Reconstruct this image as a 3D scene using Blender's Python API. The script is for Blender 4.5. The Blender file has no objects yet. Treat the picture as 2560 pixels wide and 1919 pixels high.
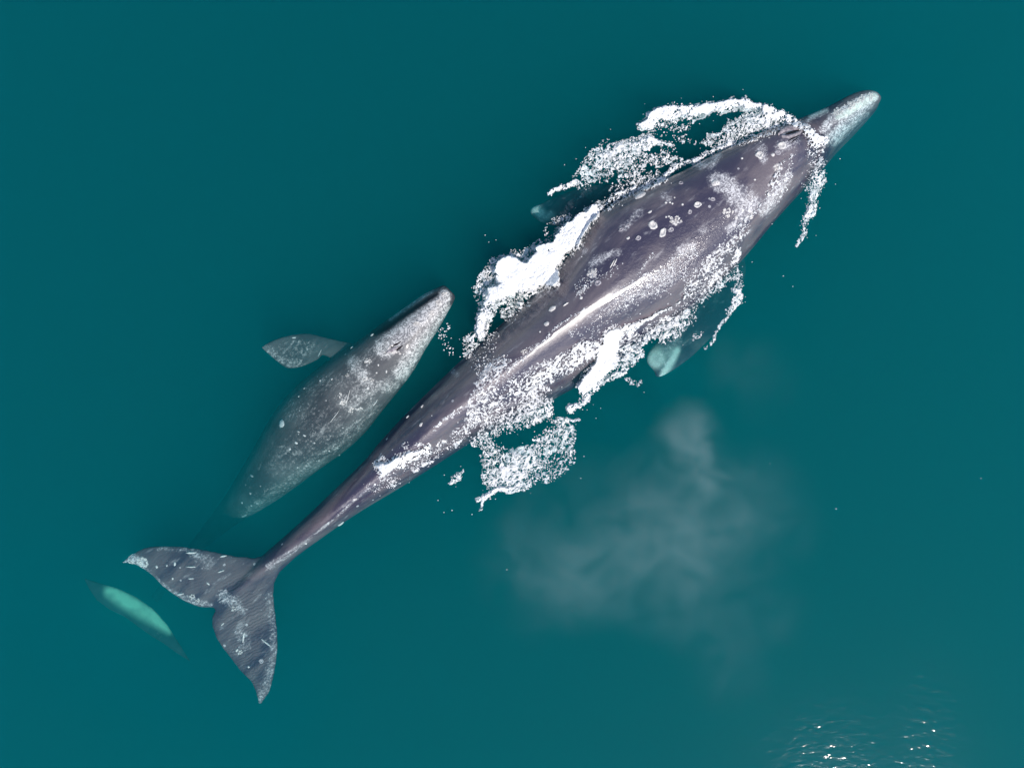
import bpy, math, random
import numpy as np
from mathutils import Vector, Matrix
from mathutils.bvhtree import BVHTree
from mathutils.geometry import delaunay_2d_cdt

sc = bpy.context.scene
col = sc.collection
rng = np.random.default_rng(7)
random.seed(7)

# ------------------------------------------------------------------ camera
CAM_H = 16.0                    # drone height above the sea, metres
PX = 170.0                      # photograph pixels (2560 wide) per metre at sea level
cam_d = bpy.data.cameras.new('camera')
cam = bpy.data.objects.new('camera', cam_d)
col.objects.link(cam)
cam.location = (0, 0, CAM_H)
cam.rotation_euler = (0, 0, 0)
cam_d.sensor_fit = 'HORIZONTAL'
cam_d.sensor_width = 36
cam_d.lens = 36 * CAM_H / (2560 / PX)
cam_d.clip_end = 2000
sc.camera = cam

# ------------------------------------------------------------------ sky, sun, exposure
SUN_EL, SUN_AZ = math.radians(58), math.radians(146)      # azimuth clockwise from +Y
world = bpy.data.worlds.new('World')
sc.world = world
world.use_nodes = True
wn = world.node_tree
bg = wn.nodes['Background']
sky = wn.nodes.new('ShaderNodeTexSky')
sky.sky_type = 'NISHITA'
sky.sun_disc = False
sky.sun_elevation = SUN_EL
sky.sun_rotation = SUN_AZ
wn.links.new(sky.outputs['Color'], bg.inputs['Color'])
bg.inputs['Strength'].default_value = 0.14

sun_d = bpy.data.lights.new('sun', 'SUN')
sun_d.energy = 4.3
sun_d.angle = math.radians(0.53)
sun_d.color = (1.0, 0.95, 0.90)
sun = bpy.data.objects.new('sun', sun_d)
col.objects.link(sun)
sdir = Vector((math.sin(SUN_AZ) * math.cos(SUN_EL), math.cos(SUN_AZ) * math.cos(SUN_EL), math.sin(SUN_EL)))
sun.rotation_euler = sdir.to_track_quat('Z', 'Y').to_euler()
sun.location = sdir * 40

sc.view_settings.view_transform = 'Standard'
sc.view_settings.look = 'None'
sc.view_settings.exposure = 0.0
sc.view_settings.gamma = 1.0
sc.cycles.use_denoising = True
sc.cycles.max_bounces = 8
sc.cycles.diffuse_bounces = 3
sc.cycles.glossy_bounces = 2
sc.cycles.volume_bounces = 3
sc.cycles.volume_step_rate = 2.0
sc.cycles.transparent_max_bounces = 12
sc.cycles.sample_clamp_indirect = 4.0

# ------------------------------------------------------------------ helpers
WIN = {'A': (1100, 150), 'B': (1500, 150), 'C': (1100, 650), 'D': (500, 650), 'E': (500, 1000), 'F': (200, 1250)}
ZS = 800 / 2211.0
DS = 2560 / 2212.0


def win(w, x, y):
    """pixel of the 2560 wide photograph, from a pixel of one of the enlarged crops ('O' = the whole picture at 2212)"""
    if w == 'O':
        return x * DS, y * DS
    return WIN[w][0] + x * ZS, WIN[w][1] + y * ZS


def at(px, py, z=0.0):
    k = (CAM_H - z) / CAM_H
    return (px - 1280) / PX * k, (959.5 - py) / PX * k


def tag(o, label=None, cat=None, group=None, kind=None):
    for k, v in (('label', label), ('category', cat), ('group', group), ('kind', kind)):
        if v:
            o[k] = v
    return o


def empty(name, loc):
    o = bpy.data.objects.new(name, None)
    o.location = loc
    col.objects.link(o)
    return o


def np_mesh(name, V, F, smooth=True):
    """V n x 3; F a list of faces or an int array m x k"""
    me = bpy.data.meshes.new(name)
    if isinstance(F, np.ndarray):
        m, k = F.shape
        me.vertices.add(len(V))
        me.vertices.foreach_set('co', np.asarray(V, np.float32).ravel())
        me.loops.add(m * k)
        me.loops.foreach_set('vertex_index', F.astype(np.int32).ravel())
        me.polygons.add(m)
        me.polygons.foreach_set('loop_start', (np.arange(m) * k).astype(np.int32))
        me.update(calc_edges=True)
        me.validate()
    else:
        me.from_pydata([tuple(v) for v in V], [], F)
        me.update()
    if smooth:
        me.polygons.foreach_set('use_smooth', np.ones(len(me.polygons), bool))
    return me


def link(name, me, mat, parent=None):
    o = bpy.data.objects.new(name, me)
    col.objects.link(o)
    if mat is not None:
        me.materials.append(mat)
    if parent is not None:
        o.parent = parent
        me.transform(Matrix.Translation(-parent.location))
    return o


def hash2(ix, iy, seed):
    h = (ix.astype(np.int64) * 374761393 + iy.astype(np.int64) * 668265263 + seed * 1274126177) & 0xFFFFFFFF
    h = ((h ^ (h >> 13)) * 1274126177) & 0xFFFFFFFF
    return ((h ^ (h >> 16)) & 0xFFFFFF) / float(0xFFFFFF)


def vnoise(x, y, seed=0):
    ix, iy = np.floor(x), np.floor(y)
    fx, fy = x - ix, y - iy
    fx, fy = fx * fx * (3 - 2 * fx), fy * fy * (3 - 2 * fy)
    a, b = hash2(ix, iy, seed), hash2(ix + 1, iy, seed)
    c, d = hash2(ix, iy + 1, seed), hash2(ix + 1, iy + 1, seed)
    return (a * (1 - fx) + b * fx) * (1 - fy) + (c * (1 - fx) + d * fx) * fy


def fbm(x, y, seed=0, n=4):
    s, a, t = 0, 0.5, 0
    for i in range(n):
        s = s + a * vnoise(x, y, seed + i * 17)
        t += a
        x, y, a = x * 2.03 + 5.1, y * 2.03 + 1.7, a * 0.5
    return s / t


def sstep(a, b, x):
    t = np.clip((x - a) / (b - a), 0, 1)
    return t * t * (3 - 2 * t)


def seg_field(X, Y, pts):
    """soft union of a polyline with a radius per point (metres): 1 on the line, 0 at the radius and beyond"""
    best = np.full(X.shape, -9.0)
    if len(pts) == 1:
        x, y, r = pts[0]
        return 1 - np.hypot(X - x, Y - y) / r
    for (x0, y0, r0), (x1, y1, r1) in zip(pts[:-1], pts[1:]):
        dx, dy = x1 - x0, y1 - y0
        t = np.clip(((X - x0) * dx + (Y - y0) * dy) / max(dx * dx + dy * dy, 1e-9), 0, 1)
        d = np.hypot(X - x0 - t * dx, Y - y0 - t * dy)
        best = np.maximum(best, 1 - d / (r0 + (r1 - r0) * t))
    return best


def stroke(w, pts):
    out = []
    for (x, y, r) in pts:
        X, Y = at(*win(w, x, y))
        out.append((X, Y, r * (ZS if w != 'O' else DS) / PX))
    return out


def catmull(a, n):
    """resample the rows of a smoothly, n pieces between rows"""
    a = np.asarray(a, float)
    p = np.vstack([2 * a[0] - a[1], a, 2 * a[-1] - a[-2]])
    out = []
    for i in range(len(a) - 1):
        p0, p1, p2, p3 = p[i:i + 4]
        for k in range(n):
            t = k / n
            out.append(0.5 * (2 * p1 + (p2 - p0) * t + (2 * p0 - 5 * p1 + 4 * p2 - p3) * t ** 2 + (3 * p1 - p0 - 3 * p2 + p3) * t ** 3))
    out.append(a[-1])
    return np.array(out)


# ------------------------------------------------------------------ materials
def new_mat(name):
    m = bpy.data.materials.new(name)
    m.use_nodes = True
    m.node_tree.nodes.clear()
    out = m.node_tree.nodes.new('ShaderNodeOutputMaterial')
    return m, m.node_tree.nodes, m.node_tree.links, out


def math_node(N, L, op, a, b=None, clamp=False):
    n = N.new('ShaderNodeMath')
    n.operation = op
    n.use_clamp = clamp
    for i, v in enumerate((a, b)):
        if v is None:
            continue
        if isinstance(v, (int, float)):
            n.inputs[i].default_value = v
        else:
            L.new(v, n.inputs[i])
    return n.outputs[0]


def noise_node(N, L, vec, scale, detail=4, rough=0.55, dist=0.0):
    n = N.new('ShaderNodeTexNoise')
    n.inputs['Scale'].default_value = scale
    n.inputs['Detail'].default_value = detail
    n.inputs['Roughness'].default_value = rough
    n.inputs['Distortion'].default_value = dist
    L.new(vec, n.inputs['Vector'])
    return n.outputs['Fac']


def ramp(N, L, fac, a, b):
    n = N.new('ShaderNodeMapRange')
    n.interpolation_type = 'SMOOTHSTEP'
    n.inputs['From Min'].default_value = a
    n.inputs['From Max'].default_value = b
    L.new(fac, n.inputs['Value'])
    return n.outputs['Result']


def mix_col(N, L, fac, a, b):
    n = N.new('ShaderNodeMix')
    n.data_type = 'RGBA'
    for i, v in ((0, fac), (6, a), (7, b)):
        if isinstance(v, (int, float)):
            n.inputs[i].default_value = v
        elif isinstance(v, tuple):
            n.inputs[i].default_value = (*v, 1)
        else:
            L.new(v, n.inputs[i])
    return n.outputs[2]


def skin_material(name, dark, mid, pale, spot_scale, streak_rot, white):
    m, N, L, out = new_mat(name)
    p = N.new('ShaderNodeBsdfPrincipled')
    L.new(p.outputs[0], out.inputs['Surface'])
    tc = N.new('ShaderNodeTexCoord')
    v = tc.outputs['Object']
    at_pale = N.new('ShaderNodeAttribute'); at_pale.attribute_name = 'pale'
    at_rip = N.new('ShaderNodeAttribute'); at_rip.attribute_name = 'ripple'
    at_white = N.new('ShaderNodeAttribute'); at_white.attribute_name = 'white'
    at_dark = N.new('ShaderNodeAttribute'); at_dark.attribute_name = 'dark'
    # stretched along the body: streaks and scratches
    mp = N.new('ShaderNodeMapping')
    mp.vector_type = 'TEXTURE'
    mp.inputs['Rotation'].default_value = (0, 0, streak_rot)
    mp.inputs['Scale'].default_value = (3.2, 1.0, 1.0)
    L.new(v, mp.inputs['Vector'])
    n1 = noise_node(N, L, mp.outputs[0], 2.6, 6, 0.6, 0.5)
    n2 = noise_node(N, L, mp.outputs[0], 11, 5, 0.65)
    n3 = noise_node(N, L, v, 26, 5, 0.7, 0.4)
    n4 = noise_node(N, L, v, 70, 3, 0.6)
    n5 = noise_node(N, L, mp.outputs[0], 14, 4, 0.65, 1.2)
    c = mix_col(N, L, ramp(N, L, n1, 0.38, 0.64), dark, mid)
    c = mix_col(N, L, math_node(N, L, 'MULTIPLY', ramp(N, L, n2, 0.56, 0.76), 0.30), c, pale)
    # scattered small spots
    vo = N.new('ShaderNodeTexVoronoi')
    vo.inputs['Scale'].default_value = spot_scale
    L.new(v, vo.inputs['Vector'])
    sel = N.new('ShaderNodeSeparateColor')
    L.new(vo.outputs['Color'], sel.inputs[0])
    pick = math_node(N, L, 'GREATER_THAN', sel.outputs[0], 0.80)
    size = math_node(N, L, 'MULTIPLY', sel.outputs[1], 0.20)
    dot = math_node(N, L, 'LESS_THAN', vo.outputs['Distance'], size)
    dot = math_node(N, L, 'MULTIPLY', dot, pick)
    # pale patches with a broken edge
    pa = math_node(N, L, 'ADD', at_pale.outputs['Fac'], math_node(N, L, 'ADD', math_node(N, L, 'MULTIPLY', math_node(N, L, 'SUBTRACT', n3, 0.5), 1.7), math_node(N, L, 'MULTIPLY', math_node(N, L, 'SUBTRACT', n5, 0.5), 1.5)))
    pa = ramp(N, L, pa, 0.15, 1.05)
    pa = math_node(N, L, 'MULTIPLY', pa, ramp(N, L, at_pale.outputs['Fac'], 0.02, 0.25))
    n6 = noise_node(N, L, v, 13, 4, 0.65, 1.4)
    worm = math_node(N, L, 'ABSOLUTE', math_node(N, L, 'SUBTRACT', n6, 0.5))
    pa = math_node(N, L, 'MULTIPLY', pa, math_node(N, L, 'ADD', math_node(N, L, 'MULTIPLY', ramp(N, L, worm, 0.008, 0.085), 0.88), 0.12))
    pa = math_node(N, L, 'MAXIMUM', pa, math_node(N, L, 'MULTIPLY', dot, 0.55))
    c = mix_col(N, L, pa, c, pale)
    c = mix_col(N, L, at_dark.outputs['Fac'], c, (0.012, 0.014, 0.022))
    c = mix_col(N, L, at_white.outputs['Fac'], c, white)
    L.new(c, p.inputs['Base Color'])
    # wet skin gleams in air, hardly under water
    geo = N.new('ShaderNodeNewGeometry')
    sep = N.new('ShaderNodeSeparateXYZ')
    L.new(geo.outputs['Position'], sep.inputs[0])
    wet = ramp(N, L, sep.outputs['Z'], -0.04, 0.02)
    L.new(math_node(N, L, 'ADD', math_node(N, L, 'MULTIPLY', wet, 0.52), 0.06), p.inputs['Specular IOR Level'])
    rg = N.new('ShaderNodeMapRange')
    rg.inputs['To Min'].default_value = 0.24
    rg.inputs['To Max'].default_value = 0.46
    L.new(n3, rg.inputs['Value'])
    L.new(rg.outputs[0], p.inputs['Roughness'])
    L.new(math_node(N, L, 'MULTIPLY', wet, 0.8), p.inputs['Coat Weight'])
    p.inputs['Coat Roughness'].default_value = 0.13
    # bump: pores and folds, and waves on a fluke lobe standing in for caustic light
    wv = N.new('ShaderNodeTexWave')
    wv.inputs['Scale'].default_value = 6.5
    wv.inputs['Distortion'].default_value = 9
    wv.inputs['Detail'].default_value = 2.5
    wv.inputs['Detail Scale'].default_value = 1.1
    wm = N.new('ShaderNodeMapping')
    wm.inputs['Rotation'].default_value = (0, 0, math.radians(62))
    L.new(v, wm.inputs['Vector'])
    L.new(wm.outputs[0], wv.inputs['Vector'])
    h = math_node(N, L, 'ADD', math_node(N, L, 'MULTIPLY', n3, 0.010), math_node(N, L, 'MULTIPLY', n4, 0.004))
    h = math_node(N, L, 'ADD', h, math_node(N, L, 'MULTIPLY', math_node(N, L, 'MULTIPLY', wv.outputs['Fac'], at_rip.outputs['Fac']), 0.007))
    b = N.new('ShaderNodeBump')
    b.inputs['Strength'].default_value = 0.9
    b.inputs['Distance'].default_value = 1.0
    L.new(h, b.inputs['Height'])
    L.new(b.outputs[0], p.inputs['Normal'])
    # the running film of water over the back has ripples of its own
    at_film = N.new('ShaderNodeAttribute'); at_film.attribute_name = 'film'
    nf = noise_node(N, L, v, 30, 3, 0.6, 0.4)
    b2 = N.new('ShaderNodeBump')
    b2.inputs['Distance'].default_value = 1.0
    L.new(math_node(N, L, 'MULTIPLY', math_node(N, L, 'MULTIPLY', nf, 0.016), at_film.outputs['Fac']), b2.inputs['Height'])
    L.new(b2.outputs[0], p.inputs['Coat Normal'])
    return m


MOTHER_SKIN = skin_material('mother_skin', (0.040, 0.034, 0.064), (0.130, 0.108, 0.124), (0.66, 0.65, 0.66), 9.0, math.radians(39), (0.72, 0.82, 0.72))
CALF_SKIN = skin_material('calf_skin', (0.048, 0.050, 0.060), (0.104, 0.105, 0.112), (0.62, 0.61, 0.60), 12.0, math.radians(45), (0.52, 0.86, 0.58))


def plain_material(name, a, b, scale, rough, spec=0.3, bump=0.004, sss=0.0):
    m, N, L, out = new_mat(name)
    p = N.new('ShaderNodeBsdfPrincipled')
    L.new(p.outputs[0], out.inputs['Surface'])
    tc = N.new('ShaderNodeTexCoord')
    n = noise_node(N, L, tc.outputs['Object'], scale, 4)
    L.new(mix_col(N, L, ramp(N, L, n, 0.35, 0.65), a, b), p.inputs['Base Color'])
    p.inputs['Roughness'].default_value = rough
    p.inputs['Specular IOR Level'].default_value = spec
    bm = N.new('ShaderNodeBump')
    bm.inputs['Distance'].default_value = bump
    L.new(n, bm.inputs['Height'])
    L.new(bm.outputs[0], p.inputs['Normal'])
    return m


BARNACLE = plain_material('barnacle', (0.42, 0.40, 0.40), (0.75, 0.73, 0.70), 60, 0.7)
BARNACLE_GREY = plain_material('barnacle_grey', (0.20, 0.19, 0.22), (0.44, 0.42, 0.45), 50, 0.7)
NOSTRIL = plain_material('nostril', (0.004, 0.004, 0.006), (0.014, 0.010, 0.014), 30, 0.5)
FOAM = plain_material('foam', (0.80, 0.81, 0.83), (0.90, 0.90, 0.90), 40, 0.55, 0.4, 0.01)
_N, _L = FOAM.node_tree.nodes, FOAM.node_tree.links
_out = [n for n in _N if n.type == 'OUTPUT_MATERIAL'][0]
_p = [n for n in _N if n.type == 'BSDF_PRINCIPLED'][0]
_a = _N.new('ShaderNodeAttribute'); _a.attribute_name = 'thick'
_tc = _N.new('ShaderNodeTexCoord')
_n = noise_node(_N, _L, _tc.outputs['Object'], 13, 4, 0.65, 0.6)
_thin = math_node(_N, _L, 'MULTIPLY', math_node(_N, _L, 'SUBTRACT', 1.0, _a.outputs['Fac'], True), ramp(_N, _L, _n, 0.36, 0.62))
_mx = _N.new('ShaderNodeMixShader'); _tr = _N.new('ShaderNodeBsdfTransparent')
_L.new(math_node(_N, _L, 'MULTIPLY', _thin, 0.72), _mx.inputs[0])
_L.new(_p.outputs[0], _mx.inputs[1]); _L.new(_tr.outputs[0], _mx.inputs[2]); _L.new(_mx.outputs[0], _out.inputs['Surface'])

# ------------------------------------------------------------------ bodies
def flat_limb(outline, zfun, thick, rim=0.02, reach=0.35, step=0.06):
    """a closed lens-shaped sheet over an outline (list of (x, y) world points): fluke, flipper"""
    pts = np.array(outline)
    res = []
    for a, b in zip(pts, np.roll(pts, -1, axis=0)):
        n = max(1, int(np.hypot(*(b - a)) / 0.04))
        for k in range(n):
            res.append(a + (b - a) * k / n)
    bd = np.array(res)
    lo, hi = bd.min(0), bd.max(0)
    gx, gy = np.meshgrid(np.arange(lo[0], hi[0], step), np.arange(lo[1], hi[1], step))
    g = np.stack([gx.ravel(), gy.ravel()], 1)
    x0, y0 = bd[:, 0], bd[:, 1]
    x1, y1 = np.roll(x0, -1), np.roll(y0, -1)
    inside = np.zeros(len(g), bool)
    dist = np.full(len(g), 9.0)
    for i in range(len(bd)):
        c = ((y0[i] > g[:, 1]) != (y1[i] > g[:, 1])) & (g[:, 0] < (x1[i] - x0[i]) * (g[:, 1] - y0[i]) / (y1[i] - y0[i] + 1e-12) + x0[i])
        inside ^= c
        dist = np.minimum(dist, np.hypot(g[:, 0] - x0[i], g[:, 1] - y0[i]))
    keep = inside & (dist > step * 0.6)
    g, d = g[keep], dist[keep]
    allp = [Vector(p) for p in bd] + [Vector(p) for p in g]
    nb = len(bd)
    r = delaunay_2d_cdt(allp, [], [list(range(nb))], 1, 1e-5)
    V2, F2 = r[0], r[2]
    D = np.concatenate([np.zeros(nb), d])
    orig = [o[0] if o else 0 for o in r[3]]
    top, bot = [], []
    for v, oi in zip(V2, orig):
        di = D[oi] if oi < len(D) else 0
        h = rim + (thick - rim) * math.sqrt(min(di / reach, 1.0))
        z = zfun(v.x, v.y)
        top.append((v.x, v.y, z + h / 2))
        bot.append((v.x, v.y, z - h / 2))
    n = len(top)
    V = top + bot
    F = [list(f) for f in F2] + [[i + n for i in reversed(f)] for f in F2]
    cnt = {}
    for f in F2:
        for a, b in zip(f, list(f[1:]) + [f[0]]):
            cnt[(a, b)] = 1
    for (a, b) in list(cnt):
        if (b, a) not in cnt:
            F.append([b, a, a + n, b + n])
    return V, F


def loft(st, nsec=44):
    """st rows: Lx, Ly, Rx, Ry, Cx, Cy (crest), zL, zR, ztop, zbot, crest(0..1)  -> closed tube"""
    V, F = [], []
    half = nsec // 2
    for (lx, ly, rx, ry, cx, cy, zl, zr, zt, zb, cr) in st:
        ring = []
        for k in range(half + 1):                      # left edge over the crest to the right edge
            u = -math.cos(math.pi * k / half)
            a = abs(u)
            ex, ey, ez = (lx, ly, zl) if u < 0 else (rx, ry, zr)
            rnd = math.sqrt(max(0, 1 - a * a))
            tent = (1 - a ** 1.5) ** 0.85 if a < 1 else 0
            f = rnd * (1 - cr) + tent * cr
            ring.append((cx + (ex - cx) * a, cy + (ey - cy) * a, ez + (zt - ez) * f))
        mx, my = (lx + rx) / 2, (ly + ry) / 2
        for k in range(1, half):                       # right edge under the belly to the left
            u = math.cos(math.pi * k / half)
            a = abs(u)
            ex, ey, ez = (lx, ly, zl) if u < 0 else (rx, ry, zr)
            ring.append((mx + (ex - mx) * a, my + (ey - my) * a, ez + (zb - ez) * math.sqrt(max(0, 1 - a * a))))
        V += ring
    m = 2 * half
    for i in range(len(st) - 1):
        for k in range(m):
            a, b = i * m + k, i * m + (k + 1) % m
            F.append([a, b, b + m, a + m])
    F.append(list(range(m))[::-1])
    F.append([(len(st) - 1) * m + k for k in range(m)])
    return V, F


def fuse(pieces, voxel, smooth_n):
    V, F = [], []
    for v, f in pieces:
        n = len(V)
        V += list(v)
        F += [[i + n for i in q] for q in f]
    me = bpy.data.meshes.new('tmp')
    me.from_pydata(V, [], F)
    me.update()
    o = bpy.data.objects.new('tmp', me)
    col.objects.link(o)
    r = o.modifiers.new('r', 'REMESH')
    r.mode = 'VOXEL'
    r.voxel_size = voxel
    s = o.modifiers.new('s', 'SMOOTH')
    s.factor = 0.5
    s.iterations = smooth_n
    dg = bpy.context.evaluated_depsgraph_get()
    dg.update()
    new = bpy.data.meshes.new_from_object(o.evaluated_get(dg))
    bpy.data.objects.remove(o)
    new.polygons.foreach_set('use_smooth', np.ones(len(new.polygons), bool))
    return new


def coords(me):
    c = np.zeros(len(me.vertices) * 3, np.float32)
    me.vertices.foreach_get('co', c)
    return c.reshape(-1, 3).astype(float)


def back_to_sea(P):
    """where the line from the camera through each point meets the sea plane"""
    k = CAM_H / (CAM_H - P[:, 2])
    return P[:, 0] * k, P[:, 1] * k


def attr(me, name, val):
    a = me.attributes.new(name, 'FLOAT', 'POINT')
    a.data.foreach_set('value', np.asarray(val, np.float32))


def paint(P, strokes):
    X, Y = back_to_sea(P)
    v = np.zeros(len(P))
    for w, k, pts in strokes:
        f = sstep(-0.15, 0.9, seg_field(X, Y, stroke(w, pts))) * k
        v = np.maximum(v, f)
    return v


# ---- mother -------------------------------------------------------
def tn(t, n):
    return win('O', 0.775 * t + 0.632 * n, -0.632 * t + 0.775 * n)

#        t     nL    nR    nC    ztop   zL     zR    crest
M_ST = [
    (1342, 1352, 1366, 1359, -0.16, -0.24, -0.26, 0.0),
    (1334, 1339, 1372, 1356, -.14, -0.22, -0.26, 0.1),
    (1316, 1327, 1380, 1352, -0.10, -0.22, -.55, 0.3),
    (1288, 1318, 1386, 1349, -0.08, -0.22, -.62, 0.5),
    (1240, 1308, 1393, 1344, -0.07, -0.24, -.68, 0.6),
    (1188, 1293, 1399, 1335, -0.01, -0.22, -.68, 0.6),
    (1140, 1276, 1408, 1318, 0.27, -0.10, -.58, 0.45),
    (1100, 1262, 1413, 1318, 0.31, -0.04, -0.42, 0.2),
    (1044, 1249, 1420, 1326, 0.35, -0.01, -0.42, 0.05),
    (982, 1233, 1430, 1328, 0.42, 0.00, -0.42, 0.0),
    (913, 1219, 1444, 1328, 0.48, 0.00, -0.44, 0.0),
    (829, 1197, 1456, 1326, 0.54, 0.00, -0.46, 0.0),
    (745, 1178, 1462, 1322, 0.58, 0.00, -0.48, 0.1),
    (681, 1178, 1462, 1318, 0.58, 0.00, -0.48, 0.3),
    (600, 1204, 1456, 1315, 0.565, -0.02, -0.46, 0.8),
    (500, 1220, 1445, 1313, 0.54, -0.06, -0.42, 1.0),
    (400, 1226, 1428, 1311, 0.5, -0.10, -0.38, 1.0),
    (291, 1231, 1405, 1308, 0.445, -0.14, -0.36, 1.0),
    (201, 1238, 1386, 1307, 0.385, -0.16, -0.36, 1.0),
    (109, 1247, 1375, 1309, 0.3, -0.18, -0.36, 1.0),
    (32, 1258, 1366, 1311, 0.2, -0.19, -0.36, 0.9),
    (-20, 1268, 1359, 1312, 0.11, -0.22, -0.34, 0.9),
    (-112, 1276, 1346, 1313, 0.02, -0.24, -0.34, 0.9),
    (-221, 1284, 1338, 1313, -0.05, -0.27, -0.34, 0.8),
    (-306, 1287, 1334, 1313, -0.11, -0.30, -0.34, 0.8),
    (-380, 1293, 1329, 1312, -0.17, -0.32, -0.34, 0.6),
    (-445, 1303, 1319, 1311, -0.24, -0.33, -0.33, 0.2),
]
rows = []
for (t, nl, nr, nc, zt, zl, zr, cr) in M_ST:
    lx, ly = at(*tn(t, nl), zl)
    rx, ry = at(*tn(t, nr), zr)
    cx, cy = at(*tn(t, nc), zt)
    w = math.hypot(lx - rx, ly - ry)
    rows.append((lx, ly, rx, ry, cx, cy, zl, zr, zt, (zl + zr) / 2 - 0.62 * w, cr))
mother_body = loft(catmull(rows, 4))

FLUKE = [(1400, 330), (1350, 360), (1290, 378), (1200, 395), (1080, 385), (950, 360), (800, 332), (680, 318), (540, 316), (450, 328), (380, 356),
         (320, 400), (268, 440), (330, 438), (390, 457), (450, 492), (500, 532), (560, 592), (640, 652), (720, 702), (800, 732), (860, 744),
         (915, 740), (938, 756), (912, 800), (908, 860), (936, 950), (980, 1020), (1050, 1110), (1110, 1190), (1180, 1262), (1210, 1335),
         (1224, 1415), (1246, 1418), (1268, 1385), (1302, 1330), (1335, 1220), (1355, 1100), (1364, 1000), (1360, 880), (1346, 760),
         (1336, 650), (1344, 575), (1375, 505), (1430, 450), (1480, 400), (1460, 330)]
ZF = -0.31
fl = [at(*win('F', x, y), ZF) for x, y in FLUKE]


def fluke_z(x, y):
    # the tips droop a little below the middle
    cx, cy = at(*win('F', 1180, 560))
    return ZF - 0.022 * ((x - cx) ** 2 + (y - cy) ** 2)


mother_fluke = flat_limb(fl, fluke_z, 0.15, 0.035, 0.45)

R_FLIP = [(1600, 520), (1615, 570), (1606, 620), (1580, 682), (1530, 737), (1478, 784), (1424, 815), (1412, 800), (1396, 778), (1408, 750),
          (1450, 705), (1480, 660), (1500, 600), (1530, 540)]
L_FLIP = [(1420, 385), (1340, 396), (1270, 402), (1212, 420), (1172, 438), (1146, 452), (1152, 470), (1178, 484), (1225, 492), (1275, 490),
          (1320, 480), (1380, 450)]


def limb_from(outline, w, z0, z1, a, b, thick):
    """outline in crop pixels; depth runs from z0 at pixel a (root) to z1 at pixel b (tip)"""
    ax, ay = at(*win(w, *a)); bx, by = at(*win(w, *b))
    L2 = (bx - ax) ** 2 + (by - ay) ** 2

    def zf(x, y):
        t = ((x - ax) * (bx - ax) + (y - ay) * (by - ay)) / L2
        return z0 + (z1 - z0) * min(max(t, -0.3), 1.2)
    pts = []
    for p in outline:
        x, y = at(*win(w, *p))
        pts.append(at(*win(w, *p), zf(x, y)))
    q = np.array(pts + pts[:1])
    pts = catmull(np.vstack([q, ]), 3)[:-1]
    return flat_limb(pts, zf, thick, 0.035, 0.16, 0.045)


right_flipper = limb_from(R_FLIP, 'O', -1.35, -0.55, (1570, 560), (1420, 800), 0.16)
left_flipper = limb_from(L_FLIP, 'O', -0.50, -0.70, (1380, 420), (1150, 460), 0.16)

mother_me = fuse([mother_body, mother_fluke, right_flipper, left_flipper], 0.024, 5)
mother = empty('grey_whale', (0.6, 0.2, 0))
tag(mother, 'large purple-grey adult whale breaking the surface in white foam beside a smaller calf', 'whale')

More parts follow.
